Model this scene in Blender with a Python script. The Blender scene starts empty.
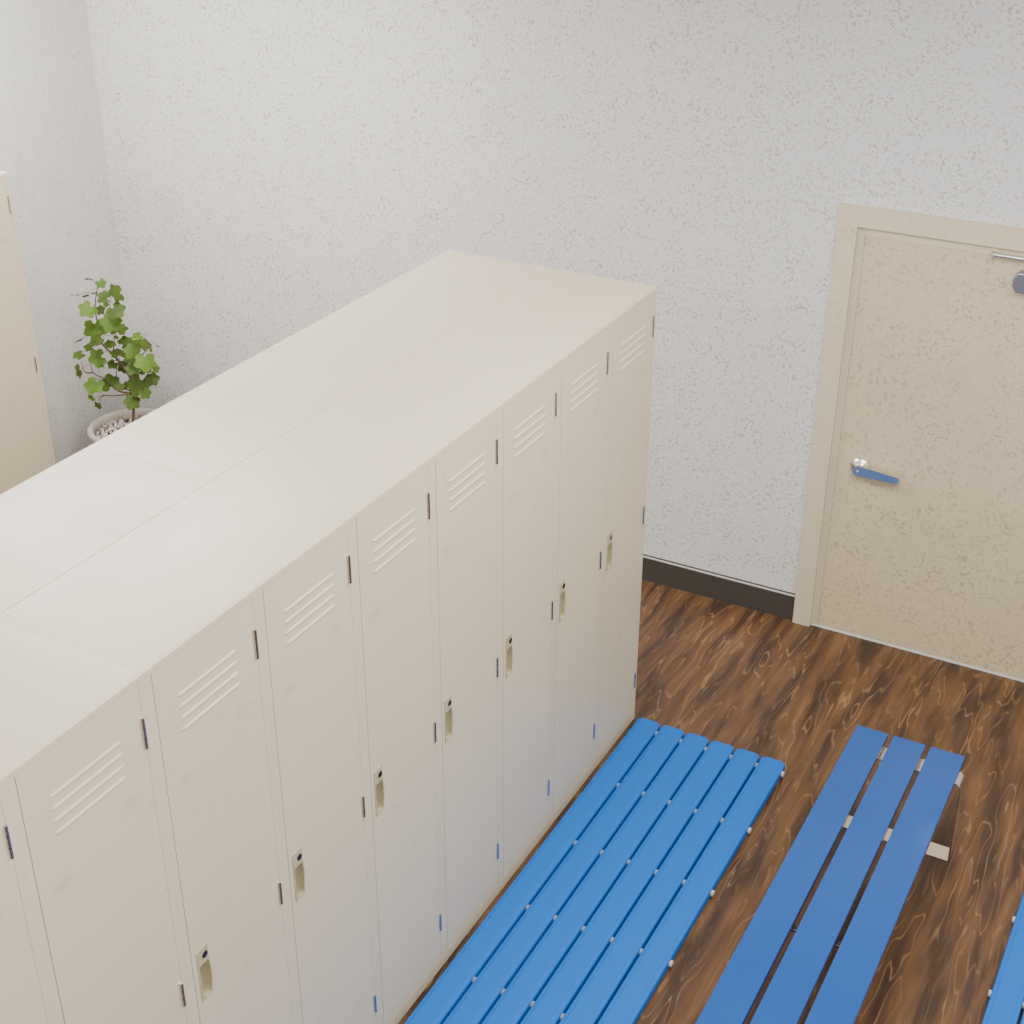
import bpy, bmesh, math, random
from mathutils import Vector, Matrix, Euler
random.seed(7)
C = bpy.context.scene
col = C.collection
PI = math.pi

# ------------------------------------------------------------ helpers
def link(o, parent=None):
    col.objects.link(o)
    if parent is not None: o.parent = parent
    return o

def obj(name, bm, mat, parent=None, smooth=False, loc=None):
    me = bpy.data.meshes.new(name)
    bmesh.ops.recalc_face_normals(bm, faces=bm.faces)
    bm.to_mesh(me); bm.free()
    if smooth:
        for f in me.polygons: f.use_smooth = True
    if mat: me.materials.append(mat)
    o = bpy.data.objects.new(name, me)
    if loc: o.location = loc
    return link(o, parent)

def tag(o, label, cat, group=None, kind=None):
    if label: o['label'] = label
    if cat: o['category'] = cat
    if group: o['group'] = group
    if kind: o['kind'] = kind
    return o

def thing(name, loc, label, cat, group=None, rz=0):
    o = bpy.data.objects.new(name, None)
    o.empty_display_size = .05
    o.location = loc; o.rotation_euler = (0, 0, rz)
    link(o)
    return tag(o, label, cat, group)

def struct(name, bm, mat, smooth=False):
    o = obj(name, bm, mat, None, smooth)
    o['kind'] = 'structure'
    return o

def copy_tree(o, parent=None):
    c = o.copy(); col.objects.link(c)
    if parent is not None: c.parent = parent
    for ch in list(o.children): copy_tree(ch, c)
    return c

def box(bm, x0, x1, y0, y1, z0, z1, bev=0, seg=2):
    vs = [bm.verts.new((x, y, z)) for z in (z0, z1) for y in (y0, y1) for x in (x0, x1)]
    fs = [(0,2,3,1),(4,5,7,6),(0,1,5,4),(2,6,7,3),(0,4,6,2),(1,3,7,5)]
    faces = [bm.faces.new([vs[i] for i in f]) for f in fs]
    if bev:
        es = list({e for f in faces for e in f.edges})
        bmesh.ops.bevel(bm, geom=es, offset=bev, segments=seg, profile=.6, affect='EDGES')
    return bm

def prism(bm, poly, a0, a1, axis='x'):
    """closed polygon extruded along an axis; poly in the two other axes"""
    def P(a, u, v):
        return {'x': (a, u, v), 'y': (u, a, v), 'z': (u, v, a)}[axis]
    A = [bm.verts.new(P(a0, u, v)) for u, v in poly]
    B = [bm.verts.new(P(a1, u, v)) for u, v in poly]
    n = len(poly)
    bm.faces.new(A); bm.faces.new(B[::-1])
    for i in range(n): bm.faces.new((A[i], B[i], B[(i+1) % n], A[(i+1) % n]))
    return bm

def cyl(bm, p0, p1, r0, r1=None, n=16, cap=True):
    if r1 is None: r1 = r0
    p0, p1 = Vector(p0), Vector(p1)
    d = (p1-p0).normalized()
    a = d.orthogonal().normalized(); b = d.cross(a)
    A = [bm.verts.new(p0+(a*math.cos(t)+b*math.sin(t))*r0) for t in [2*PI*i/n for i in range(n)]]
    B = [bm.verts.new(p1+(a*math.cos(t)+b*math.sin(t))*r1) for t in [2*PI*i/n for i in range(n)]]
    for i in range(n): bm.faces.new((A[i], A[(i+1) % n], B[(i+1) % n], B[i]))
    if cap: bm.faces.new(A[::-1]); bm.faces.new(B)
    return bm

def tube(bm, pts, radii, n=6):
    pts = [Vector(p) for p in pts]; rings = []
    for i, p in enumerate(pts):
        d = (pts[min(i+1, len(pts)-1)]-pts[max(i-1, 0)]).normalized()
        a = d.cross(Vector((.3, .8, .52))).normalized(); b = d.cross(a)
        r = radii[i] if isinstance(radii, (list, tuple)) else radii
        rings.append([bm.verts.new(p+(a*math.cos(2*PI*k/n)+b*math.sin(2*PI*k/n))*r) for k in range(n)])
    for A, B in zip(rings, rings[1:]):
        for k in range(n): bm.faces.new((A[k], A[(k+1) % n], B[(k+1) % n], B[k]))
    bm.faces.new(rings[0][::-1]); bm.faces.new(rings[-1])
    return bm

def lathe(bm, prof, c=(0, 0), n=48):
    rings = [[bm.verts.new((c[0]+r*math.cos(2*PI*k/n), c[1]+r*math.sin(2*PI*k/n), z)) for k in range(n)] for r, z in prof]
    for A, B in zip(rings, rings[1:]):
        for k in range(n): bm.faces.new((A[k], A[(k+1) % n], B[(k+1) % n], B[k]))
    bm.faces.new(rings[0][::-1]); bm.faces.new(rings[-1])
    return bm

def smooth_by_angle(o, ang=35):
    me = o.data
    for f in me.polygons: f.use_smooth = True
    bm = bmesh.new(); bm.from_mesh(me)
    for e in bm.edges:
        e.smooth = len(e.link_faces) == 2 and e.calc_face_angle(0) < math.radians(ang)
    bm.to_mesh(me); bm.free()
    return o

# ------------------------------------------------------------ materials
class M:
    def __init__(s, name, rough=.5, metal=0, base=(.8, .8, .8), spec=.5):
        s.m = bpy.data.materials.new(name); s.m.use_nodes = True
        s.t = s.m.node_tree; s.n = s.t.nodes
        s.b = s.n['Principled BSDF']
        s.b.inputs['Roughness'].default_value = rough
        s.b.inputs['Metallic'].default_value = metal
        s.b.inputs['Base Color'].default_value = (*base, 1)
        s.b.inputs['Specular IOR Level'].default_value = spec
    def L(s, a, b): s.t.links.new(a, b)
    def set(s, inp, v):
        if hasattr(v, 'is_linked') or isinstance(v, bpy.types.NodeSocket): s.L(v, inp)
        else: inp.default_value = v
    def coord(s, scale=(1, 1, 1), rnd=False, which='Object'):
        tc = s.n.new('ShaderNodeTexCoord'); mp = s.n.new('ShaderNodeMapping')
        s.L(tc.outputs[which], mp.inputs['Vector']); mp.inputs['Scale'].default_value = scale
        if rnd:
            oi = s.n.new('ShaderNodeObjectInfo')
            v = s.n.new('ShaderNodeVectorMath'); v.operation = 'SCALE'
            v.inputs[0].default_value = (37, 53, 71); s.L(oi.outputs['Random'], v.inputs['Scale'])
            s.L(v.outputs[0], mp.inputs['Location'])
        return mp.outputs[0]
    def noise(s, vec, scale, detail=2, rough=.5, dist=0, out='Fac'):
        n = s.n.new('ShaderNodeTexNoise'); s.L(vec, n.inputs['Vector'])
        n.inputs['Scale'].default_value = scale; n.inputs['Detail'].default_value = detail
        n.inputs['Roughness'].default_value = rough; n.inputs['Distortion'].default_value = dist
        return n.outputs[out]
    def ramp(s, fac, stops, interp='LINEAR'):
        r = s.n.new('ShaderNodeValToRGB'); s.L(fac, r.inputs[0]); e = r.color_ramp.elements
        r.color_ramp.interpolation = interp
        while len(e) < len(stops): e.new(.5)
        for k, (p, c) in zip(e, stops):
            k.position = p; k.color = (c, c, c, 1) if isinstance(c, (int, float)) else (*c, 1)
        return r.outputs[0]
    def math(s, op, a, b=0, clamp=False):
        m = s.n.new('ShaderNodeMath'); m.operation = op; m.use_clamp = clamp
        s.set(m.inputs[0], a); s.set(m.inputs[1], b); return m.outputs[0]
    def mix(s, fac, a, b, mode='MIX'):
        m = s.n.new('ShaderNodeMix'); m.data_type = 'RGBA'; m.blend_type = mode
        s.set(m.inputs[0], fac)
        s.set(m.inputs[6], a if not isinstance(a, tuple) else (*a, 1))
        s.set(m.inputs[7], b if not isinstance(b, tuple) else (*b, 1))
        return m.outputs[2]
    def color(s, c): s.L(c, s.b.inputs['Base Color']); return s
    def bump(s, h, strength=.2, dist=.01):
        b = s.n.new('ShaderNodeBump'); b.inputs['Strength'].default_value = strength
        b.inputs['Distance'].default_value = dist
        s.L(h, b.inputs['Height']); s.L(b.outputs[0], s.b.inputs['Normal']); return s

def worms(m, vec, scale, lo, hi, dens_lo, dens_hi, width=.05, dens_scale=9):
    """short squiggly specks: a thin contour band of one smooth noise, cut into pieces by a second, thinned out by a third"""
    a = m.noise(vec, scale, 0, .5, .5)
    band = m.ramp(m.math('ABSOLUTE', m.math('SUBTRACT', a, .5)), [(0, 1), (width*.5, .9), (width, 0)])
    k = m.ramp(m.noise(vec, scale*1.1, 0, .5, 0), [(lo, 0), (hi, 1)])
    d = m.ramp(m.noise(vec, dens_scale, 2.5, .55, 0), [(dens_lo, .2), (dens_hi, 1)])
    return m.math('MULTIPLY', m.math('MULTIPLY', band, k), d)

# speckled wall paint
def wall_material(name, strength):
    w = M(name, .6, 0, spec=.35)
    v = w.coord()
    s = worms(w, v, 54, .48, .54, .34, .60, .10)
    s = w.math('MULTIPLY', s, strength)
    tint = w.mix(w.noise(v, 5, 2), WALL_A, WALL_B)
    w.color(w.mix(s, tint, WALL_SPECK)); w.bump(w.noise(v, 120, 2), .06, .004)
    return w.m
WALL_A, WALL_B, WALL_SPECK = (.66, .65, .635), (.68, .675, .665), (.27, .245, .23)
wall_mat = wall_material('speckled_plaster', .68)
wall_side_mat = wall_material('smooth_speckled_plaster', .35)

door_m = M('speckled_beige_paint', .42, 0)
v = door_m.coord()
s = worms(door_m, v, 48, .48, .58, .34, .60, .11, dens_scale=5)
s = door_m.math('MULTIPLY', s, .55)
b0 = door_m.mix(door_m.noise(v, 2.2, 3), (.56, .465, .30), (.64, .545, .375))
door_m.color(door_m.mix(s, b0, (.26, .21, .14)))
door_m.L(door_m.ramp(door_m.noise(v, 4, 2), [(.3, .3), (.7, .5)]), door_m.b.inputs['Roughness'])
door_mat = door_m.m
fr_m = M('faintly_speckled_beige_paint', .42, 0)
v = fr_m.coord()
s = worms(fr_m, v, 48, .48, .58, .40, .60, .11)
s = fr_m.math('MULTIPLY', s, fr_m.ramp(fr_m.noise(v, 2.2, 2), [(.42, .0), (.62, .35)]))
b0 = fr_m.mix(fr_m.noise(v, 3.2, 3), (.60, .52, .36), (.64, .565, .41))
fr_m.color(fr_m.mix(s, b0, (.30, .25, .17)))
frame_mat = fr_m.m

# locker enamel: cream with faint stains and fine scratches
lk = M('cream_enamel', .36, 0)
v = lk.coord(rnd=True)
cream = lk.mix(lk.noise(v, 2.5, 2), (.625, .54, .39), (.655, .57, .42))
scr = lk.math('SUBTRACT', 1.0, lk.math('MULTIPLY', lk.math('ABSOLUTE', lk.math('SUBTRACT', lk.noise(v, 14, 3, .6, 1.2), .5)), 55), True)
msk = lk.ramp(lk.noise(v, 7, 3, .6), [(.60, 0), (.70, 1)])
scr = lk.math('MULTIPLY', lk.math('MULTIPLY', scr, msk), .45)
c1 = lk.mix(scr, cream, (.28, .27, .27))
stain = lk.math('MULTIPLY', lk.ramp(lk.noise(lk.coord((1, 1.2, 2.2), rnd=True), 9, 2, .5), [(.68, 0), (.82, 1)]), .16)
lk.color(lk.mix(stain, c1, (.36, .32, .27)))
lk.L(lk.ramp(lk.noise(v, 3, 2), [(.3, .26), (.7, .36)]), lk.b.inputs['Roughness'])
lk.bump(lk.noise(v, 3.5, 1), .10, .012)
locker_mat = lk.m

# door skin of the lockers: the same enamel with two soft darker spots under the vents
ld = M('cream_enamel_with_dark_spots', .36, 0)
v = ld.coord(rnd=True)
cream = ld.mix(ld.noise(v, 2.5, 2), (.625, .54, .39), (.655, .57, .42))
scr = ld.math('SUBTRACT', 1.0, ld.math('MULTIPLY', ld.math('ABSOLUTE', ld.math('SUBTRACT', ld.noise(v, 14, 3, .6, 1.2), .5)), 50), True)
msk = ld.ramp(ld.noise(v, 6, 3, .6), [(.58, 0), (.68, 1)])
scr = ld.math('MULTIPLY', ld.math('MULTIPLY', scr, msk), .5)
c1 = ld.mix(scr, cream, (.27, .265, .28))
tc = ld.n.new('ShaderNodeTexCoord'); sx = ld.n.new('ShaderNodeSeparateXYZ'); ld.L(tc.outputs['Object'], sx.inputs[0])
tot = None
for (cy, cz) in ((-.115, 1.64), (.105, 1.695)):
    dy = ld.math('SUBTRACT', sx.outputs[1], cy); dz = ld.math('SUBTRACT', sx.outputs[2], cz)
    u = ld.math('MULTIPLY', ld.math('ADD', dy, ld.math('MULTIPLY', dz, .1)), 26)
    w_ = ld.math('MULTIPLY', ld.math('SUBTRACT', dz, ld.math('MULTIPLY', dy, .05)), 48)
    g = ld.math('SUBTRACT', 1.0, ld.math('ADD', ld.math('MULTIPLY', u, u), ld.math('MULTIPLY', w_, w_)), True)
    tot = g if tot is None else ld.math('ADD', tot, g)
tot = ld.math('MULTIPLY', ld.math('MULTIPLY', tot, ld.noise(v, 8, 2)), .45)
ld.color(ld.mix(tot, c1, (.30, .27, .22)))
ld.L(ld.ramp(ld.noise(v, 3, 2), [(.3, .30), (.7, .42)]), ld.b.inputs['Roughness'])
ld.bump(ld.noise(v, 3.0, 1), .10, .012)
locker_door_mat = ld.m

# dark walnut floor: grain running along Y
fl = M('walnut_floor', .38, 0, spec=.28)
v = fl.coord((1, .15, 1))
warp = fl.noise(v, 5, 2, .5, .0, 'Color')
va = fl.n.new('ShaderNodeVectorMath'); va.operation = 'MULTIPLY_ADD'
fl.L(warp, va.inputs[0]); va.inputs[1].default_value = (.08, .04, .0); fl.L(v, va.inputs[2])
g = fl.noise(va.outputs[0], 13, 2.6, .5, .15)
patch = fl.ramp(g, [(.30, (.052, .031, .022)), (.41, (.068, .038, .023)), (.48, (.112, .058, .029)), (.58, (.155, .080, .037)), (.70, (.19, .10, .045)), (.8, (.14, .073, .033))])
fr = fl.math('FRACT', fl.math('MULTIPLY', fl.noise(va.outputs[0], 12, 1.9, .5, .1), 8.0))
vein = fl.math('SUBTRACT', 1.0, fl.math('MULTIPLY', fl.math('ABSOLUTE', fl.math('SUBTRACT', fr, .5)), 8.5), True)
vein = fl.math('MULTIPLY', vein, fl.ramp(fl.noise(v, 8, 3, .6), [(.40, 0.1), (.62, .85)]))
c = fl.mix(vein, patch, (.36, .20, .095))
fine = fl.noise(fl.coord((1, .05, 1)), 160, 2, .6)
c = fl.mix(fl.math('MULTIPLY', fine, .35), c, (.05, .026, .015))
broad = fl.ramp(fl.noise(fl.coord((1, .08, 1)), 34, 2.5, .6), [(.35, .72), (.65, 1.05)])
c = fl.mix(1.0, c, broad, 'MULTIPLY')
fl.color(c); fl.bump(fine, .05, .002)
floor_mat = fl.m

def blue_mat(name, a, b, rough, spec=.22):
    m = M(name, rough, 0, spec=spec)
    v = m.coord((1, .15, 1), rnd=True)
    m.color(m.mix(m.noise(v, 6, 2), a, b)); return m.m
mat_blue = blue_mat('bright_blue_plastic', (.010, .130, .50), (.013, .142, .53), .5, .14)
bench_blue = blue_mat('glossy_blue_resin', (.010, .066, .265), (.012, .072, .285), .13, .38)

def plain(name, base, rough, metal=0, var=.06, spec=.5):
    m = M(name, rough, metal, base, spec)
    v = m.coord(rnd=True)
    d = tuple(x*(1-var*2) for x in base)
    m.color(m.mix(m.noise(v, 18, 3), base, d)); return m.m
chrome = plain('polished_steel', (.62, .61, .60), .12, 1)
satin = plain('satin_steel', (.80, .76, .68), .26, 1)
dark_metal = plain('dark_steel', (.10, .09, .085), .25, 1)
base_mat = plain('charcoal_vinyl', (.058, .050, .044), .45)
lip_mat = plain('pale_chamfer_highlight', (.55, .54, .52), .4)
black_mat = plain('dark_shadow_gap', (.06, .055, .05), .6)
cap_mat = plain('white_rubber', (.50, .50, .49), .5)
rod_mat = plain('pale_grey_rod', (.26, .27, .30), .45)
closer_mat = plain('dull_blue_grey_metal', (.34, .35, .42), .38, 1)
pull_mat = plain('khaki_plastic', (.47, .42, .26), .38)
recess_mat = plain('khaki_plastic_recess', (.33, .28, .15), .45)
lock_mat = plain('dark_lock_steel', (.20, .19, .20), .15, 1)
threshold_mat = plain('white_threshold', (.68, .67, .64), .4)
pot_mat = plain('glazed_stone_pot', (.62, .575, .51), .4)
soil_mat = plain('dark_soil', (.06, .045, .03), .9)
stem_mat = plain('brown_stem', (.16, .10, .06), .6)
leafm = M('green_leaf', .5, 0, spec=.2)
v = leafm.coord(rnd=False)
oi = leafm.n.new('ShaderNodeObjectInfo')
lc = leafm.mix(leafm.ramp(leafm.noise(v, 9, 2), [(.35, 0), (.65, 1)]), (.028, .080, .009), (.090, .180, .018))
at = leafm.n.new('ShaderNodeVertexColor'); at.layer_name = 'tone'
lc = leafm.mix(.8, lc, at.outputs[0], 'MULTIPLY')
leafm.color(leafm.mix(leafm.math('MULTIPLY', leafm.noise(v, 40, 2), .35), lc, (.20, .27, .03)))
leafm.b.inputs['Subsurface Weight'].default_value = 0
leaf_mat = leafm.m
stone_mats = [plain('cream_pebble', (.62, .55, .46), .6), plain('white_pebble', (.75, .73, .69), .6),
              plain('tan_pebble', (.38, .28, .20), .6), plain('grey_pebble', (.20, .18, .17), .6)]
LEAVES=[
(-3.492,-0.528,1.259,0.023,"e"),(-3.380,-0.557,1.265,0.029,"f"),(-3.336,-0.493,1.199,0.051,"d"),(-3.583,-0.546,1.160,0.034,"e"),(-3.490,-0.565,1.180,0.023,"e"),(-3.497,-0.492,1.169,0.017,"e"),(-3.423,-0.500,1.162,0.037,"f"),(-3.468,-0.500,1.134,0.011,"f"),(-3.446,-0.609,1.126,0.049,"f"),(-3.508,-0.462,1.061,0.029,"f"),(-3.401,-0.519,1.133,0.017,"f"),(-3.315,-0.542,1.122,0.051,"f"),(-3.468,-0.557,0.997,0.063,"f"),(-3.369,-0.533,1.041,0.057,"f"),(-3.473,-0.376,0.922,0.049,"h"),(-3.513,-0.632,0.948,0.034,"b"),(-3.413,-0.608,0.959,0.040,"h"),(-3.571,-0.512,0.851,0.034,"h"),(-3.438,-0.442,0.908,0.014,"f"),(-3.438,-0.500,0.890,0.026,"f"),(-3.409,-0.500,0.896,0.017,"f"),(-3.431,-0.386,0.860,0.043,"f"),(-3.162,-0.561,1.010,0.029,"h"),(-3.278,-0.447,0.905,0.046,"h"),(-3.230,-0.432,0.895,0.043,"d"),(-3.406,-0.469,0.829,0.049,"h"),(-3.238,-0.541,0.903,0.043,"f"),(-3.307,-0.476,0.831,0.043,"h"),(-3.136,-0.560,0.873,0.057,"f"),(-3.247,-0.374,0.736,0.026,"f"),(-3.451,-0.390,0.718,0.043,"f"),(-3.470,-0.460,0.752,0.031,"f"),(-3.273,-0.514,0.788,0.040,"f"),(-3.330,-0.380,0.721,0.049,"h"),(-3.303,-0.454,0.665,0.066,"f"),(-3.267,-0.386,0.676,0.040,"f"),(-3.438,-0.393,0.602,0.034,"f"),(-3.254,-0.468,0.627,0.034,"f"),(-3.338,-0.489,0.566,0.046,"f"),(-3.136,-0.448,0.919,0.020,"e"),(-3.564,-0.606,0.842,0.034,"h"),(-3.555,-0.633,0.757,0.040,"v"),(-3.463,-0.570,0.831,0.049,"f"),(-3.456,-0.570,0.795,0.029,"h"),(-3.477,-0.611,0.682,0.054,"f"),(-3.510,-0.462,0.628,0.054,"f"),(-3.424,-0.476,0.636,0.029,"f"),(-3.483,-0.640,0.615,0.023,"d"),(-3.546,-0.537,0.519,0.026,"d"),(-3.536,-0.608,0.651,0.014,"v"),]
STEMS=[
[(-3.389,-0.460,0.406),(-3.367,-0.460,0.588),(-3.399,-0.460,0.701),(-3.462,-0.460,0.795),(-3.514,-0.460,0.867),(-3.510,-0.460,0.973),(-3.519,-0.460,1.087),(-3.498,-0.460,1.204),],
[(-3.367,-0.460,0.588),(-3.468,-0.460,0.591),(-3.522,-0.460,0.658),(-3.597,-0.460,0.685),(-3.616,-0.460,0.747),(-3.625,-0.460,0.817),],
[(-3.597,-0.460,0.685),(-3.665,-0.460,0.677),(-3.699,-0.460,0.730),],
[(-3.367,-0.460,0.588),(-3.377,-0.460,0.705),(-3.305,-0.460,0.797),(-3.221,-0.460,0.883),(-3.166,-0.460,0.929),],
[(-3.367,-0.460,0.588),(-3.438,-0.460,0.639),(-3.431,-0.460,0.724),(-3.366,-0.460,0.855),],
[(-3.367,-0.460,0.588),(-3.463,-0.460,0.573),(-3.570,-0.460,0.544),(-3.640,-0.460,0.487),],
[(-3.367,-0.460,0.588),(-3.288,-0.460,0.682),(-3.218,-0.460,0.767),],
[(-3.510,-0.460,0.973),(-3.453,-0.460,1.059),(-3.405,-0.460,1.135),],
[(-3.462,-0.460,0.795),(-3.420,-0.460,0.874),(-3.416,-0.460,0.944),],
]

# ------------------------------------------------------------ setting (metres; back wall face y=0, floor z=0)
XL, XR, YF, HW = -3.765, 3.60, -7.2, 3.40
DX0, DX1, DZ = .358, 1.580, 2.085          # door casing outer edges
JX0, JX1, JZ = .444, 1.494, 1.992          # inner edge of the casing
bm = bmesh.new(); box(bm, XL-.15, XR+.15, YF-.15, .15, -.1, 0)
struct('floor', bm, floor_mat)
bm = bmesh.new()
box(bm, XL-.15, JX0-.02, 0, .15, 0, HW); box(bm, JX1+.02, XR+.15, 0, .15, 0, HW); box(bm, JX0-.02, JX1+.02, 0, .15, JZ+.02, HW)
struct('wall_back', bm, wall_mat)
bm = bmesh.new(); box(bm, XL-.15, XL, YF-.15, 0, 0, HW); struct('wall_left', bm, wall_side_mat)
bm = bmesh.new(); box(bm, XR, XR+.15, YF-.15, 0, 0, HW); struct('wall_right', bm, wall_side_mat)
bm = bmesh.new(); box(bm, XL, XR, YF-.15, YF, 0, HW); struct('wall_front', bm, wall_side_mat)

def baseboard(name, a, b, wall):
    """wall: 'y' runs along x on the back wall, '+x' / '-x' run along y"""
    def bar(bm, z0, z1, t, bev=0):
        if wall == 'y': box(bm, a, b, -t, 0, z0, z1, bev)
        elif wall == '+x': box(bm, XL, XL+t, a, b, z0, z1, bev)
        elif wall == 'f': box(bm, a, b, YF, YF+t, z0, z1, bev)
        else: box(bm, XR-t, XR, a, b, z0, z1, bev)
    bm = bmesh.new(); bar(bm, 0, .132, .012); r = struct(name, bm, base_mat)
    bm = bmesh.new(); bar(bm, .132, .140, .0135, .002); obj('chamfer_highlight', bm, lip_mat, r)  # pale colour stands in for light caught on the baseboard's chamfered top
    bm = bmesh.new(); bar(bm, .1402, .1450, .007); obj('shadow_gap', bm, black_mat, r)  # dark strip painted in for the shadow line in the gap above
    return r
baseboard('baseboard_back', XL+.014, DX0, 'y')
baseboard('baseboard_back', DX1, XR-.014, 'y')
baseboard('baseboard_left', YF, 0, '+x')
baseboard('baseboard_right', YF, 0, '-x')
baseboard('baseboard_front', XL+.014, XR-.014, 'f')

# door: casing, rebate, leaf, lever, closer, threshold
def u_frame(bm, x0, x1, z1, wd, y0, y1, bev):
    """an inverted U with outer edges x0, x1, z1 and band width wd"""
    poly = [(x0, 0), (x0, z1), (x1, z1), (x1, 0), (x1-wd, 0), (x1-wd, z1-wd), (x0+wd, z1-wd), (x0+wd, 0)]
    A = [bm.verts.new((x, y0, z)) for x, z in poly]; B = [bm.verts.new((x, y1, z)) for x, z in poly]
    q = [(0, 1, 6, 7), (1, 2, 5, 6), (2, 3, 4, 5)]
    for f in q: bm.faces.new([A[i] for i in f]); bm.faces.new([B[i] for i in f][::-1])
    n = len(poly)
    for i in range(n): bm.faces.new((A[i], B[i], B[(i+1) % n], A[(i+1) % n]))
    if bev:
        es = [e for e in bm.edges if all(abs(v_.co.y-y0) < 1e-6 for v_ in e.verts) and len(e.link_faces) == 2 and e.calc_face_angle(0) > .5]
        bmesh.ops.bevel(bm, geom=es, offset=bev, segments=3, profile=.5, affect='EDGES')
door = thing('door_1', ((JX0+JX1)/2, 0, 0), None, None)
door['kind'] = 'structure'
def dpart(name, bm, mat, parent=None, smooth=False):
    off = -Vector(door.location)
    bmesh.ops.translate(bm, verts=bm.verts, vec=off)
    return obj(name, bm, mat, parent or door, smooth)
bm = bmesh.new(); u_frame(bm, DX0, DX1, DZ, JX0-DX0, -.030, .0, .004); dpart('door_casing', bm, frame_mat)
bm = bmesh.new(); u_frame(bm, JX0-.018, JX1+.018, JZ+.018, .050, -.010, .12, .003); dpart('door_jamb', bm, frame_mat)
L0, L1, LZ = JX0+.0322, JX1-.0322, JZ-.0322
bm = bmesh.new(); box(bm, L0, L1, -.007, .04, .012, LZ, .001)
leaf = dpart('door_leaf', bm, door_mat)
bm = bmesh.new(); box(bm, JX0+.001, JX1-.001, -.012, .06, 0, .010, .002); dpart('threshold', bm, threshold_mat)
# lever handle
hx, hz = .584, .893
bm = bmesh.new()
prof = [(.049, 0), (.049, .005), (.045, .012), (.034, .019), (.026, .024), (.018, .028), (.0165, .036)]
n = 32; rings = []
for r, d in prof: rings.append([bm.verts.new((hx+r*math.cos(2*PI*k/n), -.004-d, hz+r*math.sin(2*PI*k/n))) for k in range(n)])
for A, B in zip(rings, rings[1:]):
    for k in range(n): bm.faces.new((A[k], B[k], B[(k+1) % n], A[(k+1) % n]))
bm.faces.new(rings[-1]); bm.faces.new(rings[0][::-1])
lever = dpart('lever_handle', bm, satin, None, True)
bm = bmesh.new()
poly = []
for k in range(9): t = PI/2+PI*k/8; poly.append((hx+.0245*math.cos(t), hz+.0245*math.sin(t)))
poly += [(hx+.06, hz-.024), (hx+.178, hz-.022), (hx+.188, hz-.016), (hx+.188, hz+.004), (hx+.180, hz+.009), (hx+.06, hz+.021)]
prism(bm, poly, -.054, -.036, 'y')
es = [e for e in bm.edges if e.calc_face_angle(0) > .9 and abs(e.verts[0].co.y-e.verts[1].co.y) < 1e-6]
bmesh.ops.bevel(bm, geom=es, offset=.003, segments=2, profile=.5, affect='EDGES')
dpart('grip', bm, satin, lever)
bm = bmesh.new(); cyl(bm, (hx, -.0535, hz), (hx, -.0565, hz), .0045, n=12); dpart('set_screw', bm, cap_mat, lever)
# overhead closer: slide rail on top, arm, body whose chamfered end shows
cb = bmesh.new()
poly = [(1.108, 1.858), (1.124, 1.836), (1.335, 1.836), (1.335, 1.918), (1.124, 1.918), (1.108, 1.898)]
prism(cb, poly, -.062, -.004, 'y')
bmesh.ops.bevel(cb, geom=[e for e in cb.edges], offset=.004, segments=2, profile=.5, affect='EDGES')
closer = dpart('door_closer', cb, closer_mat)
bm = bmesh.new(); cyl(bm, (1.012, -.040, 1.972), (1.40, -.040, 1.972), .0085, n=14)
dpart('closer_rod', bm, satin, closer)
bm = bmesh.new(); cyl(bm, (1.012, -.040, 1.972), (1.012, -.008, 1.972), .009, n=14); cyl(bm, (1.012, -.040, 1.950), (1.012, -.040, 1.984), .007, n=14)
dpart('rod_bracket', bm, satin, closer)
bm = bmesh.new(); cyl(bm, (1.18, -.062, 1.88), (1.18, -.075, 1.88), .012, n=18); box(bm, 1.172, 1.188, -.072, -.066, 1.88, 1.972, .002)
dpart('closer_arm', bm, chrome, closer)

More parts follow.
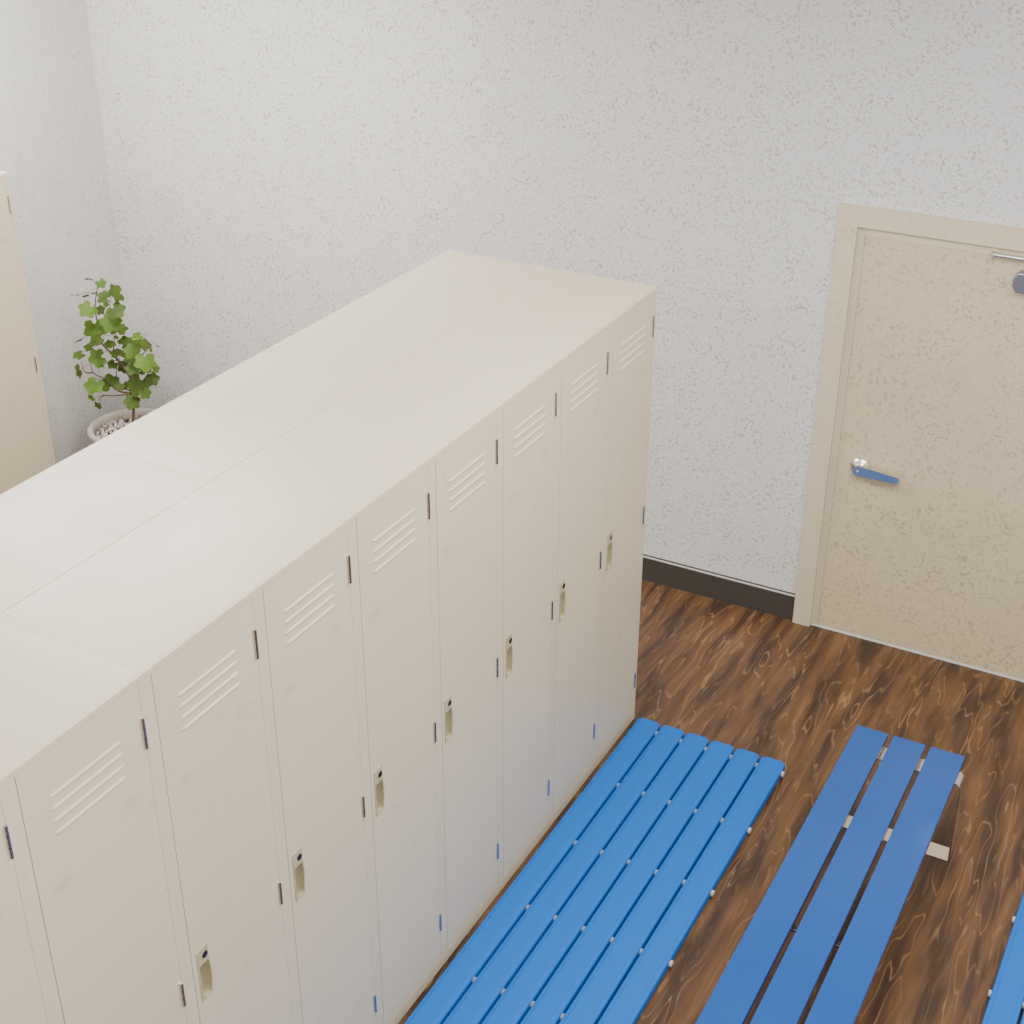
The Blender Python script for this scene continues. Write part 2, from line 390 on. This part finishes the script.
# ------------------------------------------------------------ lockers
W, D, H, G = .40922, .4545, 2.0, 1.1183
def make_locker(label, group):
    t = thing('locker', (0, 0, 0), label, 'locker', group)
    hw = W/2-.00012; fx = D/2; bx = -D/2+.0012
    bm = bmesh.new()
    # carcass with a very slightly pillowed top
    ys = [-hw, -hw+.004, -hw+.012, -hw+.028, -hw+.05, 0, hw-.05, hw-.028, hw-.012, hw-.004, hw]
    dz = [-.0006, -.00056, -.00045, -.0002, 0, .0001, 0, -.0002, -.00045, -.00056, -.0006]
    poly = [(-hw, 0)] + [(y, H+z) for y, z in zip(ys, dz)] + [(hw, 0)]
    prism(bm, poly, bx, fx-.020, 'x')
    body = obj('cabinet_body', bm, locker_mat, t); smooth_by_angle(body, 30)
    # face frame
    bm = bmesh.new()
    rail = .019; post = .0207; kick = .055
    A0, A1, Z0, Z1 = -hw, hw, .002, H-.0003
    def ring(x):
        return [[bm.verts.new((x, a, z)) for a, z in ((A0, Z0), (A1, Z0), (A1, Z1), (A0, Z1))],
                [bm.verts.new((x, a, z)) for a, z in ((A0+post, kick), (A1-post, kick), (A1-post, H-rail), (A0+post, H-rail))]]
    (o1, i1), (o0, i0) = ring(fx), ring(fx-.020)
    for k in range(4):
        l = (k+1) % 4
        bm.faces.new((o1[k], o1[l], i1[l], i1[k])); bm.faces.new((o0[k], i0[k], i0[l], o0[l]))
        bm.faces.new((o1[k], o0[k], o0[l], o1[l])); bm.faces.new((i1[k], i1[l], i0[l], i0[k]))
    es = [e for e in bm.edges if e.verts[0] in o1 and e.verts[1] in o1 and abs(e.verts[0].co.z-e.verts[1].co.z) < 1e-6]
    bmesh.ops.bevel(bm, geom=es, offset=.005, segments=3, profile=.5, affect='EDGES')
    obj('face_frame', bm, locker_mat, t)
    # door: near (handle) side is -y, hinge side +y ; hole for the recessed pull
    y0, y1, z0, z1 = A0+post+.0028, A1-post-.0012, kick+.002, H-rail-.0014
    hy0, hy1, hz0, hz1 = -W/2+.0207+.019, -W/2+.0207+.019+.047, .946, 1.116
    Y = [y0, hy0+.003, hy1-.003, y1]; Z = [z0, hz0+.003, hz1-.003, z1]
    bm = bmesh.new()
    gf = [[bm.verts.new((fx, y, z)) for z in Z] for y in Y]; gb = [[bm.verts.new((fx-.014, y, z)) for z in Z] for y in Y]
    for i in range(3):
        for j in range(3):
            if i == 1 and j == 1: continue
            bm.faces.new((gf[i][j], gf[i+1][j], gf[i+1][j+1], gf[i][j+1]))
            bm.faces.new((gb[i][j], gb[i][j+1], gb[i+1][j+1], gb[i+1][j]))
    def wall_strip(cells):
        for (a, b) in cells: bm.faces.new((gf[a[0]][a[1]], gb[a[0]][a[1]], gb[b[0]][b[1]], gf[b[0]][b[1]]))
    outer = [(0, 0), (1, 0), (2, 0), (3, 0), (3, 1), (3, 2), (3, 3), (2, 3), (1, 3), (0, 3), (0, 2), (0, 1)]
    wall_strip(list(zip(outer, outer[1:]+outer[:1])))
    inner = [(1, 1), (1, 2), (2, 2), (2, 1)]
    wall_strip(list(zip(inner, inner[1:]+inner[:1])))
    es = [e for e in bm.edges if all(abs(v_.co.x-fx) < 1e-6 for v_ in e.verts) and len(e.link_faces) == 2 and e.calc_face_angle(0) > .5
          and all(v_.co.y in (y0, y1) or v_.co.z in (z0, z1) or min(abs(v_.co.y-y0), abs(v_.co.y-y1), abs(v_.co.z-z0), abs(v_.co.z-z1)) < 1e-6 for v_ in e.verts)]
    bmesh.ops.bevel(bm, geom=es, offset=.0012, segments=2, profile=.5, affect='EDGES')
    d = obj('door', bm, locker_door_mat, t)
    for k in range(4):                                 # pressed vent ridges
        z = 1.874-.0322*k
        bm = bmesh.new()
        a = .109
        secs = [(-a, 0), (-a+.003, .55), (-a+.009, 1), (a-.009, 1), (a-.003, .55), (a, 0)]
        rs = []
        for y, s_ in secs:
            s_ = max(s_, .02)
            rs.append([bm.verts.new((fx-.0002+dx*s_, y, z+dzz*s_)) for dx, dzz in ((0, .0045), (.0030, .0026), (.0046, -.0003), (.0038, -.0030), (0, -.0050))])
        for A, B in zip(rs, rs[1:]):
            for q in range(4): bm.faces.new((A[q], B[q], B[q+1], A[q+1]))
            bm.faces.new((A[4], B[4], B[0], A[0]))
        bm.faces.new(rs[0]); bm.faces.new(rs[-1][::-1])
        obj('louver', bm, locker_mat, d)
    # recessed pull with lock barrel
    bm = bmesh.new()
    lip = .0035; px = fx+.0022
    zt = hz1-.050                                       # lock plate occupies the top
    out = [(hy0, hz0)] + [(hy1-.004, hz0+.002)] + [(hy1-.004+.006*math.sin(PI*q/8), hz0+.02+(zt-hz0-.02)*q/8) for q in range(0, 9)] + [(hy1-.006, hz1), (hy0, hz1-.004)]
    n = len(out)
    cy = (hy0+hy1)/2; cz = (hz0+zt)/2
    inn = []
    for (y, z) in out:
        yy = cy+(y-cy)*.80+.001; zz = min(zt-.004, cz+(z-cz)*.93)
        inn.append((yy, zz))
    F = [bm.verts.new((px, y, z)) for y, z in out]; Bk = [bm.verts.new((fx-.001, y+(.0015 if y < cy else -.0), z)) for y, z in out]
    I = [bm.verts.new((px-.0006, y, z)) for y, z in inn]
    for i in range(n):
        j = (i+1) % n
        bm.faces.new((F[i], Bk[i], Bk[j], F[j])); bm.faces.new((F[i], F[j], I[j], I[i]))
    h = obj('handle', bm, pull_mat, t)
    bm = bmesh.new()
    lv = [(1, -.0006), (.90, .007), (.72, .012), (.45, .0155), (.0, .0165)]
    prev = [bm.verts.new((px-.0006, y, z)) for y, z in inn]
    for s_, dd in lv[1:-1]:
        cur = [bm.verts.new((px-dd, cy+.001+(y-cy-.001)*s_, cz+(z-cz)*(1-(1-s_)*.35))) for y, z in inn]
        for i in range(n): bm.faces.new((prev[i], prev[(i+1) % n], cur[(i+1) % n], cur[i]))
        prev = cur
    bm.faces.new(prev)
    obj('finger_recess', bm, recess_mat, h, True)
    ly, lz = cy+.006, hz1-.027
    bm = bmesh.new()
    cyl(bm, (px-.001, ly, lz), (px+.0015, ly, lz), .0105, .0100, n=20)
    obj('lock_barrel', bm, lock_mat, h)
    for hz_, hl in ((1.850, .086), (1.036, .078), (.224, .074)):
        bm = bmesh.new()
        hy = A1-post-.0045
        for q in range(3):
            a_, b_ = hz_-hl/2+hl*q/3+.0006, hz_-hl/2+hl*(q+1)/3-.0006
            cyl(bm, (fx+.0028, hy, a_), (fx+.0028, hy, b_), .0046, n=14)
        hg = obj('hinge', bm, chrome, t, False); smooth_by_angle(hg, 50)
    return t

ORD = ['first', 'second', 'third', 'fourth', 'fifth', 'sixth', 'seventh', 'eighth', 'ninth', 'tenth']
def front_label(i):
    if i == 0: return 'cream steel locker ending the long row, nearest the wall and door'
    return 'cream steel locker, %s from the far end of the row facing the bench' % ORD[i]
def rear_label(i):
    if i == 0: return 'far end locker of the rear row, only its cream top seen'
    return 'cream locker behind the seam, %s from the far end of the rear row' % ORD[i]
proto = make_locker('', 'cream lockers facing the blue mat and bench')
for i in range(9):
    o = proto if i == 0 else copy_tree(proto)
    o.location = (-D/2, -G-W*(i+.5), 0); o['label'] = front_label(i)
for i in range(9):
    o = copy_tree(proto)
    o.location = (-D*1.5, -G-W*(i+.5), 0); o.rotation_euler = (0, 0, PI)
    o['label'] = rear_label(i); o['group'] = 'cream lockers standing back to back behind the facing row'
LXF = -3.310
for i in range(2):
    o = copy_tree(proto)
    o.location = (LXF-D/2, -1.123-W*(i+.5), 0)
    o['label'] = ['cream steel locker against the left wall beside the potted plant',
                  'cream steel locker against the left wall, second from the potted plant'][i]
    o['group'] = 'cream lockers against the left wall'

# ------------------------------------------------------------ slatted blue floor mats
def make_mat(label, side):
    t = thing('slatted_floor_mat', (0, 0, 0), label, 'floor mat', 'blue slatted floor mats')
    y1, y0 = 0.0, -3.02; zt, zb = .050, .012
    pitch, sw = .1132, .1030
    for k in range(6):
        x0 = k*pitch; x1 = x0+sw
        bm = bmesh.new()
        # cross-section with a shallow step along each long edge
        sec = [(x0, zb), (x1, zb), (x1, zt-.008), (x1-.003, zt-.0045), (x1-.014, zt-.0022), (x1-.018, zt), (x0+.018, zt), (x0+.014, zt-.0022), (x0+.003, zt-.0045), (x0, zt-.008)]
        stations = [(y1-.010, 1.0), (y1-.0055, .93), (y1-.002, .8), (y1, .62)]
        ring = []
        xm = (x0+x1)/2
        ysx = [(y0, 1.0)]
        ring.append([bm.verts.new((x, y0, z)) for x, z in sec])
        def yedge(x): return y1-.010*((x-xm)/(sw/2))**2          # gently arched slat end
        ring.append([bm.verts.new((x, yedge(x), z)) for x, z in sec])
        n = len(sec)
        bm.faces.new(ring[0]); bm.faces.new(ring[1][::-1])
        for i in range(n): bm.faces.new((ring[0][i], ring[1][i], ring[1][(i+1) % n], ring[0][(i+1) % n]))
        s_ = obj('slat', bm, mat_blue, t)
    for k in range(8):
        y = -.054-.3965*k
        if y < y0+.02: break
        bm = bmesh.new(); cyl(bm, (.006, y, .027), (5*pitch+sw-.006, y, .027), .013, n=14)
        r = obj('cross_rod', bm, rod_mat, t)
        for k2 in range(5):                             # spacer collars showing in the gaps
            xg = k2*pitch+sw+(pitch-sw)/2
            bm = bmesh.new(); cyl(bm, (xg-.0055, y, .030), (xg+.0055, y, .030), .008, n=14); obj('spacer', bm, rod_mat, r)
        for xa, xb in (((-.010, .002),) if side < 0 else ((5*pitch+sw-.002, 5*pitch+sw+.010),)):
            bm = bmesh.new(); cyl(bm, (xa, y, .026), (xb, y, .026), .0125, n=16)
            bmesh.ops.bevel(bm, geom=[e for e in bm.edges if e.calc_face_angle(0) > 1], offset=.003, segments=2, profile=.5, affect='EDGES')
            obj('end_cap', bm, cap_mat, r, True)
    return t
m1 = make_mat('blue slatted plastic floor mat lying along the foot of the locker row', 1)
m1.location = (.036, -1.151, 0)
m2 = make_mat('blue slatted plastic floor mat to the right of the bench', -1); m2.location = (1.729, -1.151, 0)

# ------------------------------------------------------------ bench
bench = thing('bench', (1.213, -2.435, 0), 'narrow three-plank glossy blue bench on flat steel hoop legs, between the two mats', 'bench')
BY0, BY1 = -1.12, 1.12
for a, b in ((1.007, 1.129), (1.149, 1.272), (1.291, 1.419)):
    bm = bmesh.new(); box(bm, a-1.213, b-1.213, BY0, BY1, .432, .460, .0025, 2)
    obj('plank', bm, bench_blue, bench)
def hoop(ytop, ybot):
    hw, zt, r = .227, .4315, .045
    path = []
    for k in range(9): t = PI/2*k/8; path.append((hw-r+r*math.cos(t), zt-r+r*math.sin(t)))
    path = [(hw, .004)] + path
    left = [(-x, z) for x, z in path[::-1]]
    pts = path+left                                     # open at the floor; the foot bar closes it
    th = .006; bm = bmesh.new(); w = .039; rings = []
    n = len(pts)
    for i in range(n):
        a = Vector(pts[i-1]); b = Vector(pts[i]); c = Vector(pts[(i+1) % n])
        d1 = (b-a).normalized(); d2 = (c-b).normalized()
        nn = Vector((-d1.y-d2.y, d1.x+d2.x)).normalized()
        k = min(1.6, 1/max(.3, nn.dot(Vector((-d1.y, d1.x)))))
        y = ybot+(ytop-ybot)*(b.y/zt)
        q = b+nn*th*k
        rings.append([bm.verts.new((b.x, y-w, b.y)), bm.verts.new((b.x, y+w, b.y)), bm.verts.new((q.x, y+w, q.y)), bm.verts.new((q.x, y-w, q.y))])
    for i in range(n):
        A, B = rings[i], rings[(i+1) % n]
        for k in range(4): bm.faces.new((A[k], A[(k+1) % 4], B[(k+1) % 4], B[k]))
    # lift onto the floor
    zmin = min(v_.co.z for v_ in bm.verts)
    bmesh.ops.translate(bm, verts=bm.verts, vec=(0, 0, -zmin))
    o = obj('leg', bm, satin, bench)
    return o
hoop(-1.408+2.44, -1.345+2.44); hoop(1.408-2.44-.0, 1.345-2.44)
bench_legs = [c_ for c_ in bench.children if c_.name.startswith('leg')]
for y in (0.0,):
    bm = bmesh.new(); box(bm, -.19, .19, y-.012, y+.012, .424, .4318, .001); obj('cross_brace', bm, dark_metal, bench)

# ------------------------------------------------------------ potted plant
PX, PY = -3.394, -.464
pot = thing('potted_plant', (PX, PY, 0), 'leafy green plant in a round pebble-topped pot behind the lockers in the corner', 'potted plant')
bm = bmesh.new()
lathe(bm, [(.150, 0), (.158, .006), (.185, .15), (.212, .30), (.222, .352), (.236, .358), (.2405, .372), (.240, .390), (.234, .399), (.222, .402), (.211, .396), (.207, .380), (.203, .335), (.08, .33)])
b_ = obj('pot', bm, pot_mat, pot); smooth_by_angle(b_, 50)
bm = bmesh.new(); lathe(bm, [(.06, .325), (.202, .338), (.200, .348), (.1, .352), (.01, .353)], n=40)
obj('soil', bm, soil_mat, b_, True)
def add_pebble(bm, c, r, mi):
    res = bmesh.ops.create_icosphere(bm, subdivisions=1, radius=r)
    e = Euler((random.uniform(0, 6), random.uniform(0, 6), random.uniform(0, 6)))
    sc = Vector((random.uniform(.8, 1.35), random.uniform(.7, 1.0), random.uniform(.5, .8)))
    for v_ in res['verts']:
        p = Vector((v_.co.x*sc.x, v_.co.y*sc.y, v_.co.z*sc.z))*(1+random.uniform(-.1, .1)); p.rotate(e); v_.co = p+Vector(c)
    for f in {f for v_ in res['verts'] for f in v_.link_faces}: f.material_index = mi; f.smooth = True
bm = bmesh.new()
for k in range(520):
    rr = .186*math.sqrt(random.random()); t = random.uniform(0, 2*PI)
    r = random.choice((.007, .009, .011, .013, .016))
    if rr < .02: continue
    add_pebble(bm, (rr*math.cos(t), rr*math.sin(t), .356+random.uniform(0, .010)), r, random.choice((0, 0, 1, 1, 2, 3)))
me = bpy.data.meshes.new('pebbles'); bm.to_mesh(me); bm.free()
for m_ in stone_mats: me.materials.append(m_)
pb = bpy.data.objects.new('pebbles', me); link(pb, pot)
tag(pb, None, None, kind='stuff')

plant = pot
O = Vector(pot.location)
bm = bmesh.new(); nodes = []
for bi, b in enumerate(STEMS):
    P_ = [Vector(p) for p in b]
    if bi == 0: P_[0] = Vector((PX, PY, .345))
    for i, p in enumerate(P_): p.y += .03*math.sin(bi*2.1+i*.9)*(1 if i else 0)
    if bi: # start on the parent stem
        P_[0] = min(nodes, key=lambda q: (q-P_[0]).length)
    # resample smoothly
    pts = []
    for i in range(len(P_)-1):
        a0 = P_[max(i-1, 0)]; a1 = P_[i]; a2 = P_[i+1]; a3 = P_[min(i+2, len(P_)-1)]
        for k in range(4):
            t = k/4; pts.append(.5*((2*a1)+(a2-a0)*t+(2*a0-5*a1+4*a2-a3)*t*t+(3*a1-a0-3*a2+a3)*t**3))
    pts.append(P_[-1])
    r0 = .0085 if bi == 0 else .005
    tube(bm, [p-O for p in pts], [r0*(1-.72*i/(len(pts)-1)) for i in range(len(pts))])
    nodes += pts
def leaf_shape():
    """outline of a five-lobed, toothed leaf, stalk at the origin, tip toward +y, radius about 1"""
    out = []
    N = 64
    for i in range(N):
        t = -PI+2*PI*(i+.5)/N                       # angle measured from +y
        lob = 0
        for c, w, a in ((0, .52, 1.0), (1.15, .48, .92), (-1.15, .48, .92), (2.2, .45, .80), (-2.2, .45, .80)):
            lob = max(lob, a*math.exp(-((t-c)/w)**2))
        r = .66+.36*lob
        if abs(t) > 2.85: r = .35
        r *= 1+.035*math.sin(t*17)
        out.append((r*math.sin(t), r*math.cos(t)))
    return out
LO = leaf_shape()
lb = bmesh.new(); tone = lb.loops.layers.color.new('tone')
CAMD = Vector((.55, -.68, .48)).normalized()            # leaves turn to the brighter, open side of the corner
for li, (x, y, z, r, kd) in enumerate(LEAVES):
    c = Vector((x, y, z))
    up = Vector((0, 0, 1))
    n_ = {'f': Vector((.45, -.60, .60)), 'h': Vector((.15, -.25, .95)), 'e': Vector((-.30, .40, 1.0)), 'd': Vector((.75, .05, .75)), 'b': Vector((-.55, -.1, .8)), 'v': Vector((.9, .35, .25))}[kd].normalized()
    n_ = (n_+Vector((random.uniform(-.22, .22), random.uniform(-.22, .22), random.uniform(-.2, .2)))).normalized()
    near = min(nodes, key=lambda q: (q-c).length+abs(q.z-c.z)*.2)
    if (near-c).length > 1e-3: tipd = (c-near).normalized()
    else: tipd = Vector((1, 0, 0))
    tipd = tipd+Vector((random.uniform(-.5, .5), random.uniform(-.5, .5), random.uniform(-.6, .1)))
    Yd = (tipd-n_*tipd.dot(n_)).normalized(); Xd = Yd.cross(n_)
    r *= 1.1
    tn = random.uniform(.55, 1.25) if kd != 'h' else random.uniform(.45, .85)
    cl = (tn, tn*random.uniform(.92, 1.05), tn*.8, 1)
    fold, droop = random.uniform(.10, .35), random.uniform(.05, .30)
    def P3(u, v_):
        h = -droop*(v_*v_)*.5+fold*abs(u)*.6-.25*u*u
        return c-O+Xd*u*r+Yd*(v_)*r+n_*h*r
    cen = lb.verts.new(P3(0, 0)); mid = [lb.verts.new(P3(u*.55, v_*.55)) for u, v_ in LO]; ou = [lb.verts.new(P3(u, v_)) for u, v_ in LO]
    N = len(LO)
    for i in range(N):
        j = (i+1) % N
        for f in (lb.faces.new((cen, mid[i], mid[j])), lb.faces.new((mid[i], ou[i], ou[j], mid[j]))):
            f.smooth = True
            for lp in f.loops: lp[tone] = cl
    # petiole
    a = near-O; e = c-O; m_ = (a+e)/2+Vector((0, 0, .012))
    tube(bm, [a, m_, e], [.0016, .0013, .001], 5)
obj('stems', bm, stem_mat, plant, True)
me = bpy.data.meshes.new('foliage'); lb.to_mesh(me); lb.free(); me.materials.append(leaf_mat)
fo = bpy.data.objects.new('foliage', me); link(fo, plant)

# ------------------------------------------------------------ light
def area(name, loc, size, power, colr, rot=(0, 0, 0), sy=None):
    l = bpy.data.lights.new(name, 'AREA'); l.energy = power; l.color = colr
    l.shape = 'RECTANGLE'; l.size = size; l.size_y = sy or size
    o = bpy.data.objects.new(name, l); o.location = loc; o.rotation_euler = rot; link(o); return o
for (x, y, pw) in ((-2.6, -1.75, 150), (1.5, -2.4, 125), (1.7, -5.3, 100), (-2.75, -5.0, 130)):
    area('ceiling_light', (x, y, 3.38), 2.0, pw, (1, .97, .93), sy=1.5)
w = bpy.data.worlds.new('World'); C.world = w; w.use_nodes = True
bg = w.node_tree.nodes['Background']; bg.inputs[0].default_value = (1, .992, .98, 1); bg.inputs[1].default_value = .75

# ------------------------------------------------------------ camera
cam = bpy.data.cameras.new('camera'); cam.sensor_width = 36; cam.lens = 1441.357/1024*36; cam.clip_start = .05
co = bpy.data.objects.new('camera', cam); link(co)
yaw, pitch, roll = -.49288, -.49688, .00312
fw = Vector((math.sin(yaw)*math.cos(pitch), math.cos(yaw)*math.cos(pitch), math.sin(pitch)))
rt = Vector((math.cos(yaw), -math.sin(yaw), 0)); up = rt.cross(fw)
rt2 = rt*math.cos(roll)+up*math.sin(roll); up2 = -rt*math.sin(roll)+up*math.cos(roll)
R3 = Matrix((rt2, up2, -fw)).transposed()
co.matrix_world = Matrix.Translation((1.96038, -5.91355, 3.82983)) @ R3.to_4x4()
C.camera = co
C.view_settings.view_transform = 'AgX'
C.view_settings.look = 'None'
C.view_settings.exposure = 0
C.cycles.use_denoising = True
